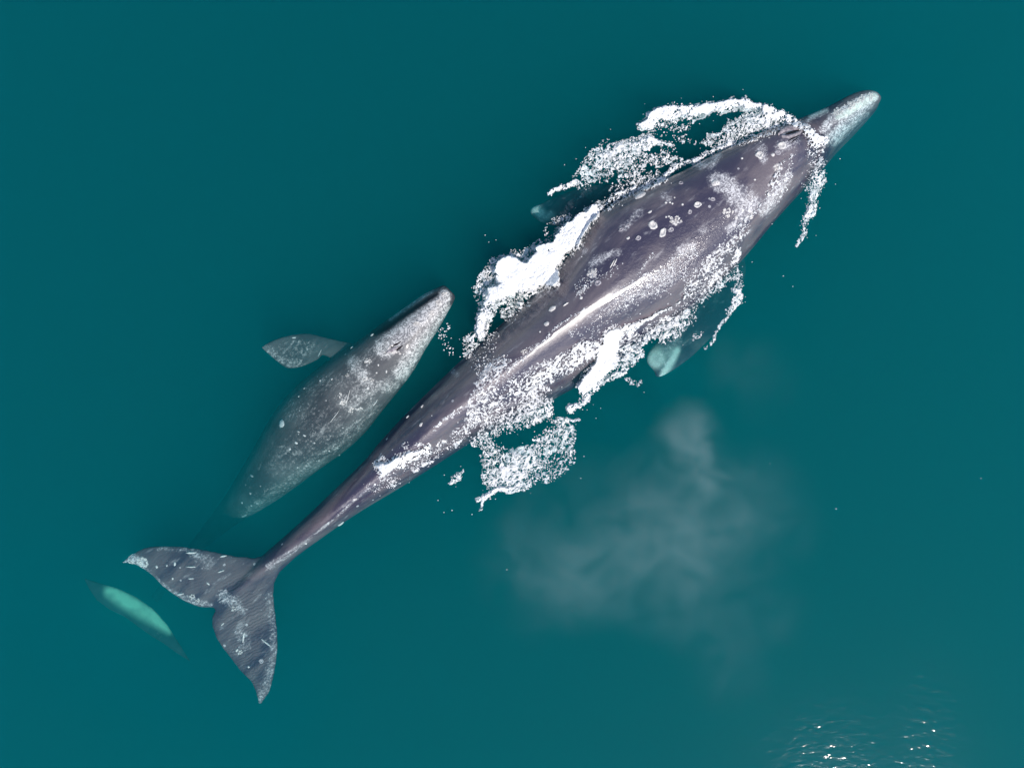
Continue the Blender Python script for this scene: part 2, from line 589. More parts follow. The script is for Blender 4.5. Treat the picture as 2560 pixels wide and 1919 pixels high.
M_PALE = [
    # rostrum: white encrusted ridge
    ('B', 2.0, [(1885, 255, 45), (1820, 285, 55), (1740, 335, 52), (1660, 375, 45), (1600, 400, 35)]),
    ('B', 1.2, [(1850, 300, 60), (1700, 370, 55), (1600, 420, 45), (1540, 480, 40)]),
    ('B', 0.98, [(1800, 360, 80), (1700, 450, 80), (1600, 540, 80)]),
    ('B', 0.77, [(1560, 350, 35), (1470, 390, 40), (1430, 420, 30)]),
    ('B', 0.70, [(1400, 450, 50), (1340, 500, 60), (1280, 520, 50)]),
    ('B', 0.70, [(1250, 600, 70), (1340, 560, 60)]),
    ('B', 0.91, [(1110, 620, 60), (1130, 690, 45)]),
    ('B', 0.84, [(1230, 740, 45)]),
    ('B', 1.2, [(810, 830, 90), (890, 870, 100)]),
    ('B', 0.98, [(940, 930, 120), (1040, 980, 100), (980, 1040, 90)]),
    ('B', 0.84, [(890, 1170, 40), (960, 1110, 45), (1030, 1080, 40)]),
    ('B', 0.77, [(660, 720, 50), (760, 720, 60), (820, 660, 40)]),
    ('B', 0.63, [(720, 1170, 55)]),
    ('B', 0.70, [(440, 940, 45), (480, 960, 30)]),
    ('B', 0.70, [(270, 1050, 50), (230, 1090, 40)]),
    ('B', 0.70, [(550, 1320, 60), (640, 1280, 50)]),
    ('B', 0.77, [(1300, 800, 60), (1200, 950, 70), (1130, 1050, 60)]),
    ('A', 0.70, [(1000, 1320, 40)]), ('A', 0.70, [(1230, 1330, 50)]), ('A', 0.70, [(1260, 1160, 45), (1310, 1130, 35)]),
    ('A', 0.77, [(1470, 1140, 45)]), ('A', 0.84, [(1630, 1110, 50)]), ('A', 1.26, [(1050, 1470, 50)]),
    ('A', 0.77, [(1060, 1400, 60), (1190, 1330, 30)]),
    ('C', 0.4, [(1000, 400, 60), (1200, 330, 90), (1400, 230, 100), (1600, 120, 90)]),
    ('C', 0.45, [(680, 230, 60), (800, 200, 50)]),
    ('C', 0.4, [(60, 720, 50), (110, 790, 40)]),
    # flipper tips
    ('C', 1.3, [(1490, 680, 85)]),
    ('C', 1.1, [(1640, 630, 25), (1570, 740, 35), (1530, 800, 25)]),
    ('C', 0.5, [(1560, 640, 60), (1640, 560, 60)]),
    ('A', 1.1, [(640, 1020, 45), (700, 1060, 45)]),
    ('A', 0.7, [(700, 1110, 40), (760, 1070, 30)]),
    # peduncle ridge and flukes
    ('E', 0.55, [(1160, 610, 16), (940, 810, 14), (760, 950, 16), (620, 1060, 28), (480, 1150, 40)]),
    ('F', 1.2, [(270, 435, 30), (350, 390, 40), (430, 440, 50)]),
    ('F', 0.55, [(470, 500, 40), (560, 590, 35), (680, 660, 35), (800, 700, 40), (900, 720, 30)]),
    ('F', 0.6, [(980, 660, 60), (1060, 700, 70), (1120, 760, 50)]),
    ('F', 0.45, [(560, 330, 40), (720, 330, 40), (880, 420, 80)]),
    ('F', 0.42, [(1300, 650, 50), (1330, 850, 40), (1340, 1050, 40), (1280, 1300, 60)]),
    ('F', 0.55, [(1250, 1330, 50), (1235, 1410, 30)]),
    ('F', 0.4, [(1100, 900, 60), (1150, 1000, 60), (1080, 1050, 50)]),
]
P = coords(mother_me)
pale = paint(P, M_PALE)
attr(mother_me, 'pale', pale)
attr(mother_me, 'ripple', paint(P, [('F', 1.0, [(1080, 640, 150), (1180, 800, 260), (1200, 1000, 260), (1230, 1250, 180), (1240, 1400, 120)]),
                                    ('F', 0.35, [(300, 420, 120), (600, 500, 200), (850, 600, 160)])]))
attr(mother_me, 'film', paint(P, [('C', 1.0, [(1080, 480, 90), (1270, 340, 120), (1450, 230, 130), (1620, 110, 130), (1770, -50, 120)]),
                                  ('B', 0.5, [(700, 1250, 120), (900, 1050, 100), (1100, 850, 90)])]))
attr(mother_me, 'dark', np.zeros(len(P)))
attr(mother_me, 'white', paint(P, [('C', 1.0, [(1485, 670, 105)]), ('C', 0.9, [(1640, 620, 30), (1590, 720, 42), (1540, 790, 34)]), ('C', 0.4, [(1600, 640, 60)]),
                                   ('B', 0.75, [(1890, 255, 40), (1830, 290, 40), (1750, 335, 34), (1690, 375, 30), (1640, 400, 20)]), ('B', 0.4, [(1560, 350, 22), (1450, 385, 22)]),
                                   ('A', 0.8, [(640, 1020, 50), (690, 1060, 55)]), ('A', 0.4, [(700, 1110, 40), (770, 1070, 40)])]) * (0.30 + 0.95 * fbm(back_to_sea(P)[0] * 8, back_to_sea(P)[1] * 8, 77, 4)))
mother_tree = BVHTree.FromPolygons([tuple(v) for v in P], [tuple(p.vertices) for p in mother_me.polygons])
mother_P = P
link('body', mother_me, MOTHER_SKIN, mother)

# ---- calf -----------------------------------------------------------
def ctn(t, n):
    return win('D', 1730 - 0.717 * t + 0.697 * n, 240 + 0.697 * t + 0.717 * n)

#        t     nL    nR   crest n  ztop  zside crest
C_ST = [
    (-20, -58, 14, -20, -0.10, -0.17, 0.0),
    (-12, -82, 36, -20, -0.04, -0.17, 0.1),
    (31, -100, 55, -18, 0.00, -0.19, 0.2),
    (119, -131, 82, -10, 0.02, -0.24, 0.3),
    (239, -153, 117, 0, 0.025, -0.30, 0.35),
    (380, -176, 150, 8, 0.03, -0.34, 0.3),
    (470, -192, 178, 10, 0.035, -0.38, 0.2),
    (560, -205, 203, 8, -0.01, -0.42, 0.0),
    (700, -225, 226, 2, -0.03, -0.48, 0.0),
    (902, -263, 250, -4, -0.06, -0.56, 0.0),
    (1072, -287, 273, 0, -0.08, -0.64, 0.0),
    (1220, -294, 272, 0, -0.12, -0.72, 0.0),
    (1355, -286, 256, 0, -0.17, -0.78, 0.1),
    (1453, -271, 240, 2, -0.22, -0.82, 0.2),
    (1580, -238, 223, 8, -0.30, -0.88, 0.3),
    (1707, -198, 206, 16, -0.41, -0.95, 0.4),
    (1848, -158, 182, 22, -0.57, -1.08, 0.5),
    (1982, -120, 152, 24, -0.80, -1.26, 0.5),
    (2100, -90, 122, 22, -1.08, -1.46, 0.5),
    (2250, -62, 92, 16, -1.50, -1.80, 0.5),
    (2500, -22, 72, 26, -2.15, -2.35, 0.5),
    (2750, 20, 92, 56, -2.35, -2.50, 0.4),
    (2930, 52, 112, 80, -2.30, -2.40, 0.2),
]
rows = []
for (t, nl, nr, nc, zt, zs, cr) in C_ST:
    lx, ly = at(*ctn(t, nl), zs)
    rx, ry = at(*ctn(t, nr), zs)
    cx, cy = at(*ctn(t, nc), zt)
    w = math.hypot(lx - rx, ly - ry)
    rows.append((lx, ly, rx, ry, cx, cy, zs - 0.12 * min(w, 1), zs + 0.10 * min(w, 1), zt, zs - 0.5 * w, cr))
calf_body = loft(catmull(rows, 4))

C_FLIP = [(425, 602), (480, 568), (560, 536), (660, 513), (760, 508), (850, 530), (960, 556), (1080, 590), (1060, 700), (940, 690), (850, 655),
          (825, 680), (760, 714), (680, 742), (605, 746), (540, 704), (478, 652)]
calf_flip = limb_from(C_FLIP, 'D', -0.58, -0.40, (1000, 620), (430, 600), 0.10)
C_FLUKE = [(70, 515), (200, 540), (340, 560), (480, 610), (600, 690), (680, 800), (740, 940), (800, 1090), (690, 1030), (600, 965), (520, 925),
           (430, 865), (385, 830), (320, 790), (210, 750), (120, 684), (85, 600)]
fa = at(*win('F', 520, 640)); fb = at(*win('F', 380, 820))


def cf_z(x, y):
    t = ((x - fa[0]) * (fb[0] - fa[0]) + (y - fa[1]) * (fb[1] - fa[1])) / ((fb[0] - fa[0]) ** 2 + (fb[1] - fa[1]) ** 2)
    return -1.85 + 0.50 * min(max(t, -0.2), 1.3)


calf_fluke = flat_limb([at(*win('F', x, y), cf_z(*at(*win('F', x, y)))) for x, y in C_FLUKE], cf_z, 0.10, 0.03, 0.2, 0.05)
calf_me = fuse([calf_body, calf_flip, calf_fluke], 0.018, 5)
calf = empty('whale_calf', (-3.0, 0.2, -0.3))
tag(calf, 'smaller mottled grey calf swimming just under the surface alongside its mother', 'whale')
C_PALE = [
    ('D', 1.6, [(1690, 250, 60), (1620, 310, 75), (1540, 380, 85), (1450, 460, 90), (1350, 540, 95), (1270, 610, 90)]),
    ('D', 1.1, [(1700, 330, 60), (1620, 450, 80), (1540, 560, 90), (1470, 660, 90), (1400, 780, 100)]),
    ('D', 0.85, [(1600, 215, 30), (1500, 265, 40), (1400, 340, 40), (1320, 400, 36)]),
    ('D', 0.75, [(1060, 700, 70), (1110, 790, 90), (1160, 840, 80)]),
    ('D', 0.6, [(1100, 930, 90), (1220, 880, 80), (1330, 860, 80)]),
    ('D', 0.55, [(980, 970, 80), (1080, 1030, 80)]),
    ('D', 0.32, [(1180, 640, 90), (1050, 850, 110), (880, 850, 90), (780, 900, 110)]),
    ('D', 0.24, [(660, 1000, 200), (900, 1150, 260), (740, 1280, 240), (560, 1400, 220)]),
    ('D', 0.36, [(480, 1640, 120), (600, 1550, 110), (740, 1430, 100), (1000, 1230, 90), (1200, 1020, 80)]),
    ('D', 0.45, [(450, 605, 60), (560, 690, 70), (700, 720, 50)]),
    ('D', 0.35, [(600, 620, 110), (760, 600, 90)]),
    ('E', 0.6, [(300, 800, 60), (420, 720, 70)]),
]
P = coords(calf_me)
attr(calf_me, 'pale', paint(P, C_PALE))
attr(calf_me, 'film', np.zeros(len(P)))
attr(calf_me, 'ripple', np.zeros(len(P)))
X_, Y_ = back_to_sea(P)
attr(calf_me, 'white', paint(P, [('F', 0.9, [(215, 632, 66), (280, 668, 78), (430, 758, 84), (530, 815, 78), (615, 885, 56)])]) * 1.3 * (0.45 + 0.75 * fbm(X_ * 9, Y_ * 9, 5, 4)))  # soft streak: the green glow of the sunlit fluke, put into the skin colour
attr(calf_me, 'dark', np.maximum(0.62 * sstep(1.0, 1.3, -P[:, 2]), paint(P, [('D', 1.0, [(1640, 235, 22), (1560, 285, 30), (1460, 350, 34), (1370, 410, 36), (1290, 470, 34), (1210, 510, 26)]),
                               ('D', 0.55, [(200, 1800, 160), (-100, 2080, 200), (-380, 2400, 480)])])))  # deep tail and stock: underwater shade painted into the skin
calf_tree = BVHTree.FromPolygons([tuple(v) for v in P], [tuple(p.vertices) for p in calf_me.polygons])
calf_P = P
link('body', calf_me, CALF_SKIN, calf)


# ------------------------------------------------------------------ barnacles and blowholes (parts)
def on_body(tree, px, py):
    """point and normal of the body under a pixel"""
    eye = Vector((0, 0, CAM_H))
    x, y = at(px, py)
    d = (Vector((x, y, 0)) - eye).normalized()
    h = tree.ray_cast(eye, d)
    return (h[0], h[1]) if h[0] is not None else (None, None)


def frame_on(nrm, ang):
    n = nrm.normalized()
    a = Vector((math.cos(ang), math.sin(ang), 0))
    a = (a - n * a.dot(n)).normalized()
    b = n.cross(a)
    return a, b, n


def lump(tree, p, a, b, n, ra, rb, h, kind, seed):
    """one barnacle: 'dot' a low rough dome, 'ring' a crater, laid onto the skin"""
    r = random.Random(seed)
    V, F = [], []
    nu = 12
    prof = {'dot': ((1.0, -0.25), (0.82, 0.45), (0.5, 0.85), (0.0, 1.0)),
            'ring': ((1.0, -0.25), (0.86, 0.8), (0.62, 0.9), (0.48, 0.15), (0.0, 0.05))}[kind]
    wob = [1 + r.uniform(-0.20, 0.20) for _ in range(nu)]
    for (q, z) in prof[:-1]:
        for k in range(nu):
            th = 2 * math.pi * k / nu
            c = p + a * (ra * q * wob[k] * math.cos(th)) + b * (rb * q * wob[k] * math.sin(th))
            hit = tree.find_nearest(c)
            base = hit[0] if hit[0] is not None else c
            V.append(base + n * (h * z * (0.85 + 0.3 * r.random())))
    V.append(p + n * (h * prof[-1][1]))
    m = len(prof) - 1
    for i in range(m - 1):
        for k in range(nu):
            F.append([i * nu + k, i * nu + (k + 1) % nu, (i + 1) * nu + (k + 1) % nu, (i + 1) * nu + k])
    for k in range(nu):
        F.append([(m - 1) * nu + k, (m - 1) * nu + (k + 1) % nu, m * nu])
    return V, F


def barnacle(tree, root, w, x, y, r, kind='dot', asp=1.0, ang=0.0, mat=None):
    """r in crop pixels; ang in the picture's plane, degrees anticlockwise"""
    px, py = win(w, x, y)
    p, n = on_body(tree, px, py)
    if p is None:
        return
    rad = max(r * (ZS if w != 'O' else DS) / PX, 0.012)
    seed = int(px * 13 + py * 7)
    V, F = [], []
    if kind == 'blotch':
        rr = random.Random(seed)
        for q in range(int(10 + rad * 160)):
            d, th = rad * math.sqrt(rr.random()), rr.random() * 6.283
            c = p + Vector((d * math.cos(th), d * math.sin(th) * 0.8, 0))
            hit = tree.find_nearest(c)
            if hit[0] is None:
                continue
            a, b, nn = frame_on(hit[1], rr.random() * 6)
            s = rad * rr.uniform(0.12, 0.34)
            v, f = lump(tree, hit[0], a, b, nn, s, s * rr.uniform(0.6, 1), 0.012, rr.choice(('dot', 'ring')), seed + q)
            k = len(V)
            V += v
            F += [[i + k for i in g] for g in f]
    else:
        a, b, nn = frame_on(n, math.radians(ang))
        V, F = lump(tree, p, a, b, nn, rad, rad * asp, min(0.022, 0.008 + rad * 0.2), kind, seed)
    me = np_mesh('barnacle', V, F)
    link('barnacle', me, mat or BARNACLE, root)


M_BARN = [('A', 1380, 935, 52, 'dot', 0.62, 40), ('A', 1905, 850, 30, 'dot', 0.8, 0), ('A', 1665, 850, 15, 'ring', 1, 0), ('A', 1780, 1000, 26, 'ring', 0.8, 20),
          ('A', 1725, 1050, 18, 'ring', 0.8, 50), ('A', 1882, 962, 18, 'ring', 0.8, 0), ('A', 1450, 1050, 16, 'dot', 0.6, 40), ('A', 1472, 1140, 30, 'ring', 1, 0),
          ('A', 1625, 1108, 40, 'blotch', 1, 0), ('A', 1540, 1192, 34, 'ring', 0.75, 70), ('A', 1595, 1172, 22, 'ring', 0.7, 30), ('A', 1370, 1230, 20, 'ring', 0.9, 20),
          ('A', 1300, 1230, 13, 'dot', 0.8, 30), ('A', 1252, 1172, 20, 'ring', 0.7, 30), ('A', 1300, 1138, 16, 'ring', 0.7, 20), ('A', 1190, 1410, 34, 'dot', 0.14, 62),
          ('A', 1212, 1395, 34, 'dot', 0.14, 65), ('A', 1052, 1470, 40, 'blotch', 1, 0), ('A', 1090, 1540, 24, 'ring', 0.9, 0), ('A', 975, 1640, 10, 'dot', 1, 0),
          ('A', 1990, 1055, 36, 'blotch', 1, 0), ('A', 1560, 985, 8, 'dot', 1, 0), ('A', 1588, 984, 8, 'dot', 1, 0), ('A', 1605, 992, 8, 'dot', 1, 0), ('A', 1675, 998, 9, 'dot', 1, 0),
          ('A', 1562, 1084, 8, 'dot', 1, 0), ('A', 1580, 1080, 8, 'dot', 1, 0), ('A', 1620, 950, 7, 'dot', 1, 0),
          ('C', 775, 335, 30, 'dot', 0.7, 25), ('C', 735, 440, 20, 'dot', 0.85, 20), ('C', 975, 262, 12, 'dot', 1, 0), ('C', 580, 632, 22, 'blotch', 1, 0),
          ('C', 440, 660, 10, 'dot', 1, 0), ('C', 488, 688, 7, 'dot', 1, 0), ('C', 690, 495, 7, 'dot', 1, 0), ('C', 870, 305, 24, 'dot', 0.22, 30),
          ('B', 1255, 590, 30, 'ring', 0.9, 0), ('B', 1228, 640, 22, 'ring', 0.8, 0), ('B', 1195, 655, 16, 'dot', 0.8, 0), ('B', 1100, 655, 30, 'ring', 0.9, 0),
          ('B', 1225, 748, 32, 'blotch', 0.7, 40), ('B', 980, 680, 9, 'dot', 1, 0), ('B', 1070, 828, 8, 'dot', 1, 0), ('B', 1070, 550, 28, 'blotch', 1, 0),
          ('B', 1045, 1075, 26, 'blotch', 1, 0), ('B', 940, 1088, 14, 'dot', 1, 0), ('B', 1640, 355, 36, 'blotch', 1, 0), ('B', 1720, 310, 40, 'blotch', 1, 0),
          ('B', 1800, 270, 40, 'blotch', 1, 0), ('B', 1870, 255, 36, 'blotch', 1, 0),
          ('E', 1525, 170, 18, 'dot', 0.7, 45), ('E', 1535, 42, 13, 'dot', 0.7, 45), ('E', 1435, 115, 14, 'dot', 0.6, 45), ('E', 972, 853, 28, 'dot', 0.28, 28),
          ('E', 1070, 685, 14, 'dot', 0.8, 0), ('E', 733, 990, 9, 'dot', 1, 0), ('E', 1710, 955, 16, 'dot', 0.7, 45),
          ('F', 432, 430, 42, 'blotch', 1, 0), ('F', 360, 378, 26, 'blotch', 1, 0), ('F', 292, 425, 18, 'blotch', 1, 0), ('F', 378, 356, 12, 'dot', 1, 0), ('F', 350, 425, 24, 'blotch', 1, 0),
          ('F', 770, 362, 38, 'dot', 0.22, 3), ('F', 770, 460, 36, 'dot', 0.16, 0), ('F', 975, 490, 28, 'dot', 0.2, 20), ('F', 992, 385, 26, 'dot', 0.28, 15),
          ('F', 655, 440, 16, 'dot', 0.5, 90), ('F', 530, 460, 10, 'dot', 1, 0), ('F', 600, 450, 8, 'dot', 1, 0), ('F', 765, 540, 22, 'dot', 0.25, 0),
          ('F', 640, 540, 11, 'dot', 0.6, 110), ('F', 690, 648, 32, 'dot', 0.26, 10), ('F', 885, 575, 14, 'dot', 0.5, 140), ('F', 1005, 625, 14, 'ring', 1, 0),
          ('F', 775, 665, 20, 'blotch', 1, 0), ('F', 812, 690, 18, 'blotch', 1, 0), ('F', 1235, 1408, 15, 'dot', 1, 0), ('F', 1253, 1110, 18, 'ring', 1, 0),
          ('F', 1130, 945, 44, 'dot', 0.14, 82), ('F', 1285, 982, 44, 'dot', 0.16, 140), ('F', 1098, 1045, 24, 'blotch', 1, 0), ('F', 1165, 1150, 9, 'dot', 1, 0),
          ('F', 1078, 910, 12, 'ring', 1, 0), ('F', 985, 855, 16, 'dot', 0.4, 40), ('F', 1060, 750, 20, 'blotch', 1, 0)]
for (w, x, y, r, k, asp, ang) in M_BARN:
    barnacle(mother_tree, mother, w, x, y, r, k, asp, ang, BARNACLE_GREY if (k == 'ring' and r < 26) else BARNACLE)

C_BARN = [('D', 565, 1128, 31, 'dot', 0.95, 0), ('D', 1330, 615, 34, 'blotch', 1, 0), ('D', 1360, 640, 24, 'blotch', 1, 0), ('D', 1290, 640, 20, 'blotch', 1, 0),
          ('D', 1190, 517, 16, 'dot', 0.6, 20), ('D', 1020, 795, 14, 'blotch', 1, 0), ('D', 1160, 695, 26, 'blotch', 1, 0), ('D', 1140, 815, 20, 'blotch', 1, 0),
          ('D', 1185, 830, 16, 'blotch', 1, 0), ('D', 1160, 885, 10, 'dot', 1, 0), ('D', 990, 985, 26, 'blotch', 1, 0), ('D', 965, 935, 20, 'blotch', 1, 0),
          ('D', 1045, 1035, 22, 'blotch', 1, 0), ('D', 1100, 1025, 24, 'blotch', 1, 0), ('D', 930, 1080, 62, 'dot', 0.05, 53), ('D', 1022, 950, 56, 'dot', 0.06, 75),
          ('D', 1210, 985, 30, 'dot', 0.1, 60), ('D', 722, 1212, 14, 'dot', 0.5, -20), ('D', 665, 1262, 16, 'dot', 0.5, -30), ('D', 680, 1185, 10, 'dot', 0.5, -20),
          ('D', 620, 1305, 10, 'dot', 1, 0), ('D', 790, 1262, 7, 'dot', 1, 0), ('D', 675, 1432, 7, 'dot', 1, 0), ('D', 822, 1385, 7, 'dot', 1, 0),
          ('D', 893, 1318, 7, 'dot', 1, 0), ('D', 962, 1346, 7, 'dot', 1, 0), ('D', 358, 1488, 24, 'dot', 0.3, -20), ('D', 348, 1612, 9, 'dot', 1, 0),
          ('E', 305, 797, 26, 'dot', 0.28, 50), ('E', 290, 708, 9, 'dot', 1, 0), ('E', 395, 712, 9, 'dot', 1, 0), ('E', 355, 728, 9, 'dot', 1, 0),
          ('D', 720, 886, 7, 'dot', 1, 0), ('D', 830, 832, 7, 'dot', 1, 0), ('D', 910, 822, 8, 'dot', 1, 0), ('D', 683, 942, 7, 'dot', 1, 0),
          ('D', 1220, 778, 7, 'dot', 1, 0), ('D', 1288, 770, 12, 'dot', 0.5, 90), ('D', 1232, 725, 7, 'dot', 1, 0), ('D', 1255, 835, 14, 'dot', 0.3, 0),
          ('D', 1050, 605, 12, 'dot', 0.3, 80), ('D', 650, 536, 16, 'dot', 0.35, 5), ('D', 828, 640, 30, 'dot', 0.12, 65), ('D', 1650, 290, 24, 'blotch', 1, 0),
          ('D', 1600, 360, 26, 'blotch', 1, 0), ('D', 1500, 440, 28, 'blotch', 1, 0), ('D', 1690, 235, 22, 'blotch', 1, 0), ('D', 1480, 690, 34, 'dot', 0.12, 70)]
for (w, x, y, r, k, asp, ang) in C_BARN:
    barnacle(calf_tree, calf, w, x, y, r, k, asp, ang)


def slit(tree, root, w, pts, h, mat, name):
    """a raised fold or a dark slit lying on the skin along crop pixels (x, y, half-width)"""
    c = catmull(pts, 5)
    V, F = [], []
    for i, (x, y, r) in enumerate(c):
        t = c[min(i + 1, len(c) - 1)] - c[max(i - 1, 0)]
        nx, ny = -t[1], t[0]
        l = math.hypot(nx, ny) + 1e-9
        for s in (-1, -0.6, 0, 0.6, 1):
            p, n = on_body(tree, *win(w, x + nx / l * r * s, y + ny / l * r * s))
            if p is None:
                return
            V.append(p + n * (h * (1 - s * s) + (-0.004 if abs(s) == 1 else 0.002)))
    for i in range(len(c) - 1):
        for k in range(4):
            a = i * 5 + k
            F.append([a, a + 1, a + 6, a + 5])
    link(name, np_mesh(name, V, F), mat, root)


FOLD = plain_material('blowhole_fold', (0.16, 0.14, 0.16), (0.34, 0.31, 0.33), 24, 0.4)
slit(mother_tree, mother, 'B', [(1230, 520, 4), (1280, 480, 16), (1340, 468, 18), (1392, 478, 8)], 0.035, FOLD, 'blowhole_fold')
slit(mother_tree, mother, 'B', [(1255, 530, 4), (1310, 530, 13), (1360, 512, 14), (1396, 492, 6)], 0.03, FOLD, 'blowhole_fold')
slit(mother_tree, mother, 'B', [(1282, 514, 3), (1310, 505, 10), (1345, 494, 7), (1375, 488, 3)], 0.008, NOSTRIL, 'nostril')
slit(mother_tree, mother, 'B', [(1300, 560, 3), (1325, 545, 6), (1350, 532, 6), (1375, 520, 3)], 0.006, NOSTRIL, 'nostril')
slit(mother_tree, mother, 'B', [(1318, 575, 2), (1340, 556, 4), (1365, 540, 3)], 0.006, NOSTRIL, 'nostril')
slit(calf_tree, calf, 'D', [(1300, 612, 3), (1340, 590, 9), (1370, 575, 6), (1390, 560, 3)], 0.006, NOSTRIL, 'nostril')
slit(calf_tree, calf, 'D', [(1340, 640, 3), (1375, 610, 8), (1400, 590, 4)], 0.006, NOSTRIL, 'nostril')
slit(calf_tree, calf, 'D', [(1290, 640, 6), (1330, 618, 14), (1368, 600, 6)], 0.02, FOLD, 'blowhole_fold')


# ------------------------------------------------------------------ foam
def body_height(x, y):
    """height of the sea or of whatever whale rises above it at x, y"""
    h = 0.0
    for t in (mother_tree, calf_tree):
        hit = t.ray_cast(Vector((x, y, 3)), Vector((0, 0, -1)), 3.0)
        if hit[0] is not None:
            h = max(h, hit[0].z)
    return h


def settle(X, Y):
    """slide points seen on the sea plane along the sight line onto what they lie on; returns x, y, z"""
    X, Y = X.copy(), Y.copy()
    H = np.zeros(len(X))
    X0, Y0 = X.copy(), Y.copy()
    for it in range(2):
        H = np.array([body_height(x, y) for x, y in zip(X, Y)])
        X, Y = X0 * (1 - H / CAM_H), Y0 * (1 - H / CAM_H)
    return X, Y, H


DOME_V = np.array([[math.cos(2 * math.pi * k / 6), math.sin(2 * math.pi * k / 6), -0.25] for k in range(6)]
                  + [[0.62 * math.cos(2 * math.pi * (k + 0.5) / 6), 0.62 * math.sin(2 * math.pi * (k + 0.5) / 6), 0.55] for k in range(6)] + [[0, 0, 0.85]])
DOME_F = np.array([[k, (k + 1) % 6, 6 + k] for k in range(6)] + [[(k + 1) % 6, 6 + (k + 1) % 6, 6 + k] for k in range(6)]
                  + [[6 + k, 6 + (k + 1) % 6, 12] for k in range(6)])


def density(X, Y, strokes, holes, seed):
    # fray the outlines before measuring
    wx = (fbm(X * 5, Y * 5, seed + 3, 4) - 0.5) * 0.30
    wy = (fbm(X * 5, Y * 5, seed + 9, 4) - 0.5) * 0.30
    d = np.zeros(X.shape)
    for w, k, pts in strokes:
        f = seg_field(X + wx * 0.6, Y + wy * 0.6, stroke(w, pts))
        d = np.maximum(d, k * sstep(-0.10, 0.52, f))
    for w, pts in holes:
        f = seg_field(X + wx, Y + wy, stroke(w, pts))
        d = d * (1 - 0.92 * sstep(0.0, 0.35, f))
    return d


def rank01(a):
    o = np.argsort(a.ravel(), kind='stable')
    u = np.empty(a.size)
    u[o] = (np.arange(a.size) + 0.5) / a.size
    return u.reshape(a.shape)


FLOW = math.radians(39)                    # the way the adult swims


def lace_noise(X, Y, seed, scale=1.0):
    """winding threads and bubbles, even ranked 0..1"""
    c, s_ = math.cos(FLOW), math.sin(FLOW)
    wx = (fbm(X * 4, Y * 4, seed + 31, 2) - 0.5) * 0.16
    wy = (fbm(X * 4, Y * 4, seed + 37, 2) - 0.5) * 0.16
    U, W = ((X + wx) * c + (Y + wy) * s_) / 1.7, -(X + wx) * s_ + (Y + wy) * c
    r1 = 1 - np.abs(2 * vnoise(U * 19 * scale, W * 19 * scale, seed + 40) - 1)
    r2 = 1 - np.abs(2 * vnoise(U * 40 * scale + 3, W * 40 * scale, seed + 41) - 1)
    r3 = vnoise(X * 70 * scale, Y * 70 * scale, seed + 42)
    big = fbm(U * 3.0, W * 3.0, seed + 60, 3)
    return rank01(0.26 * r1 + 0.40 * r2 + 0.42 * r3 + 0.58 * big)


def grid_sheet(gX, gY, on, zfun, lift, st):
    """triangles over the cells of a grid whose four corners are on; zfun(mask) gives heights above what lies below"""
    cell = on[:-1, :-1]
    used = np.zeros(on.shape, bool)
    used[:-1, :-1] |= cell; used[1:, :-1] |= cell; used[:-1, 1:] |= cell; used[1:, 1:] |= cell
    k = int(used.sum())
    if not k:
        return None
    idx = -np.ones(on.shape, int)
    idx[used] = np.arange(k)
    jit = rng.uniform(-st * 0.38, st * 0.38, (2, k))
    sx, sy, sz = settle(gX[used] + jit[0], gY[used] + jit[1])
    V = np.stack([sx, sy, sz + zfun(used)], 1)
    q = np.stack([idx[:-1, :-1][cell], idx[:-1, 1:][cell], idx[1:, 1:][cell], idx[1:, :-1][cell]], 1)
    flip = rng.random(len(q)) < 0.5
    t1 = np.where(flip[:, None], q[:, [0, 1, 2]], q[:, [0, 1, 3]])
    t2 = np.where(flip[:, None], q[:, [0, 2, 3]], q[:, [1, 2, 3]])
    return V, np.concatenate([t1, t2])


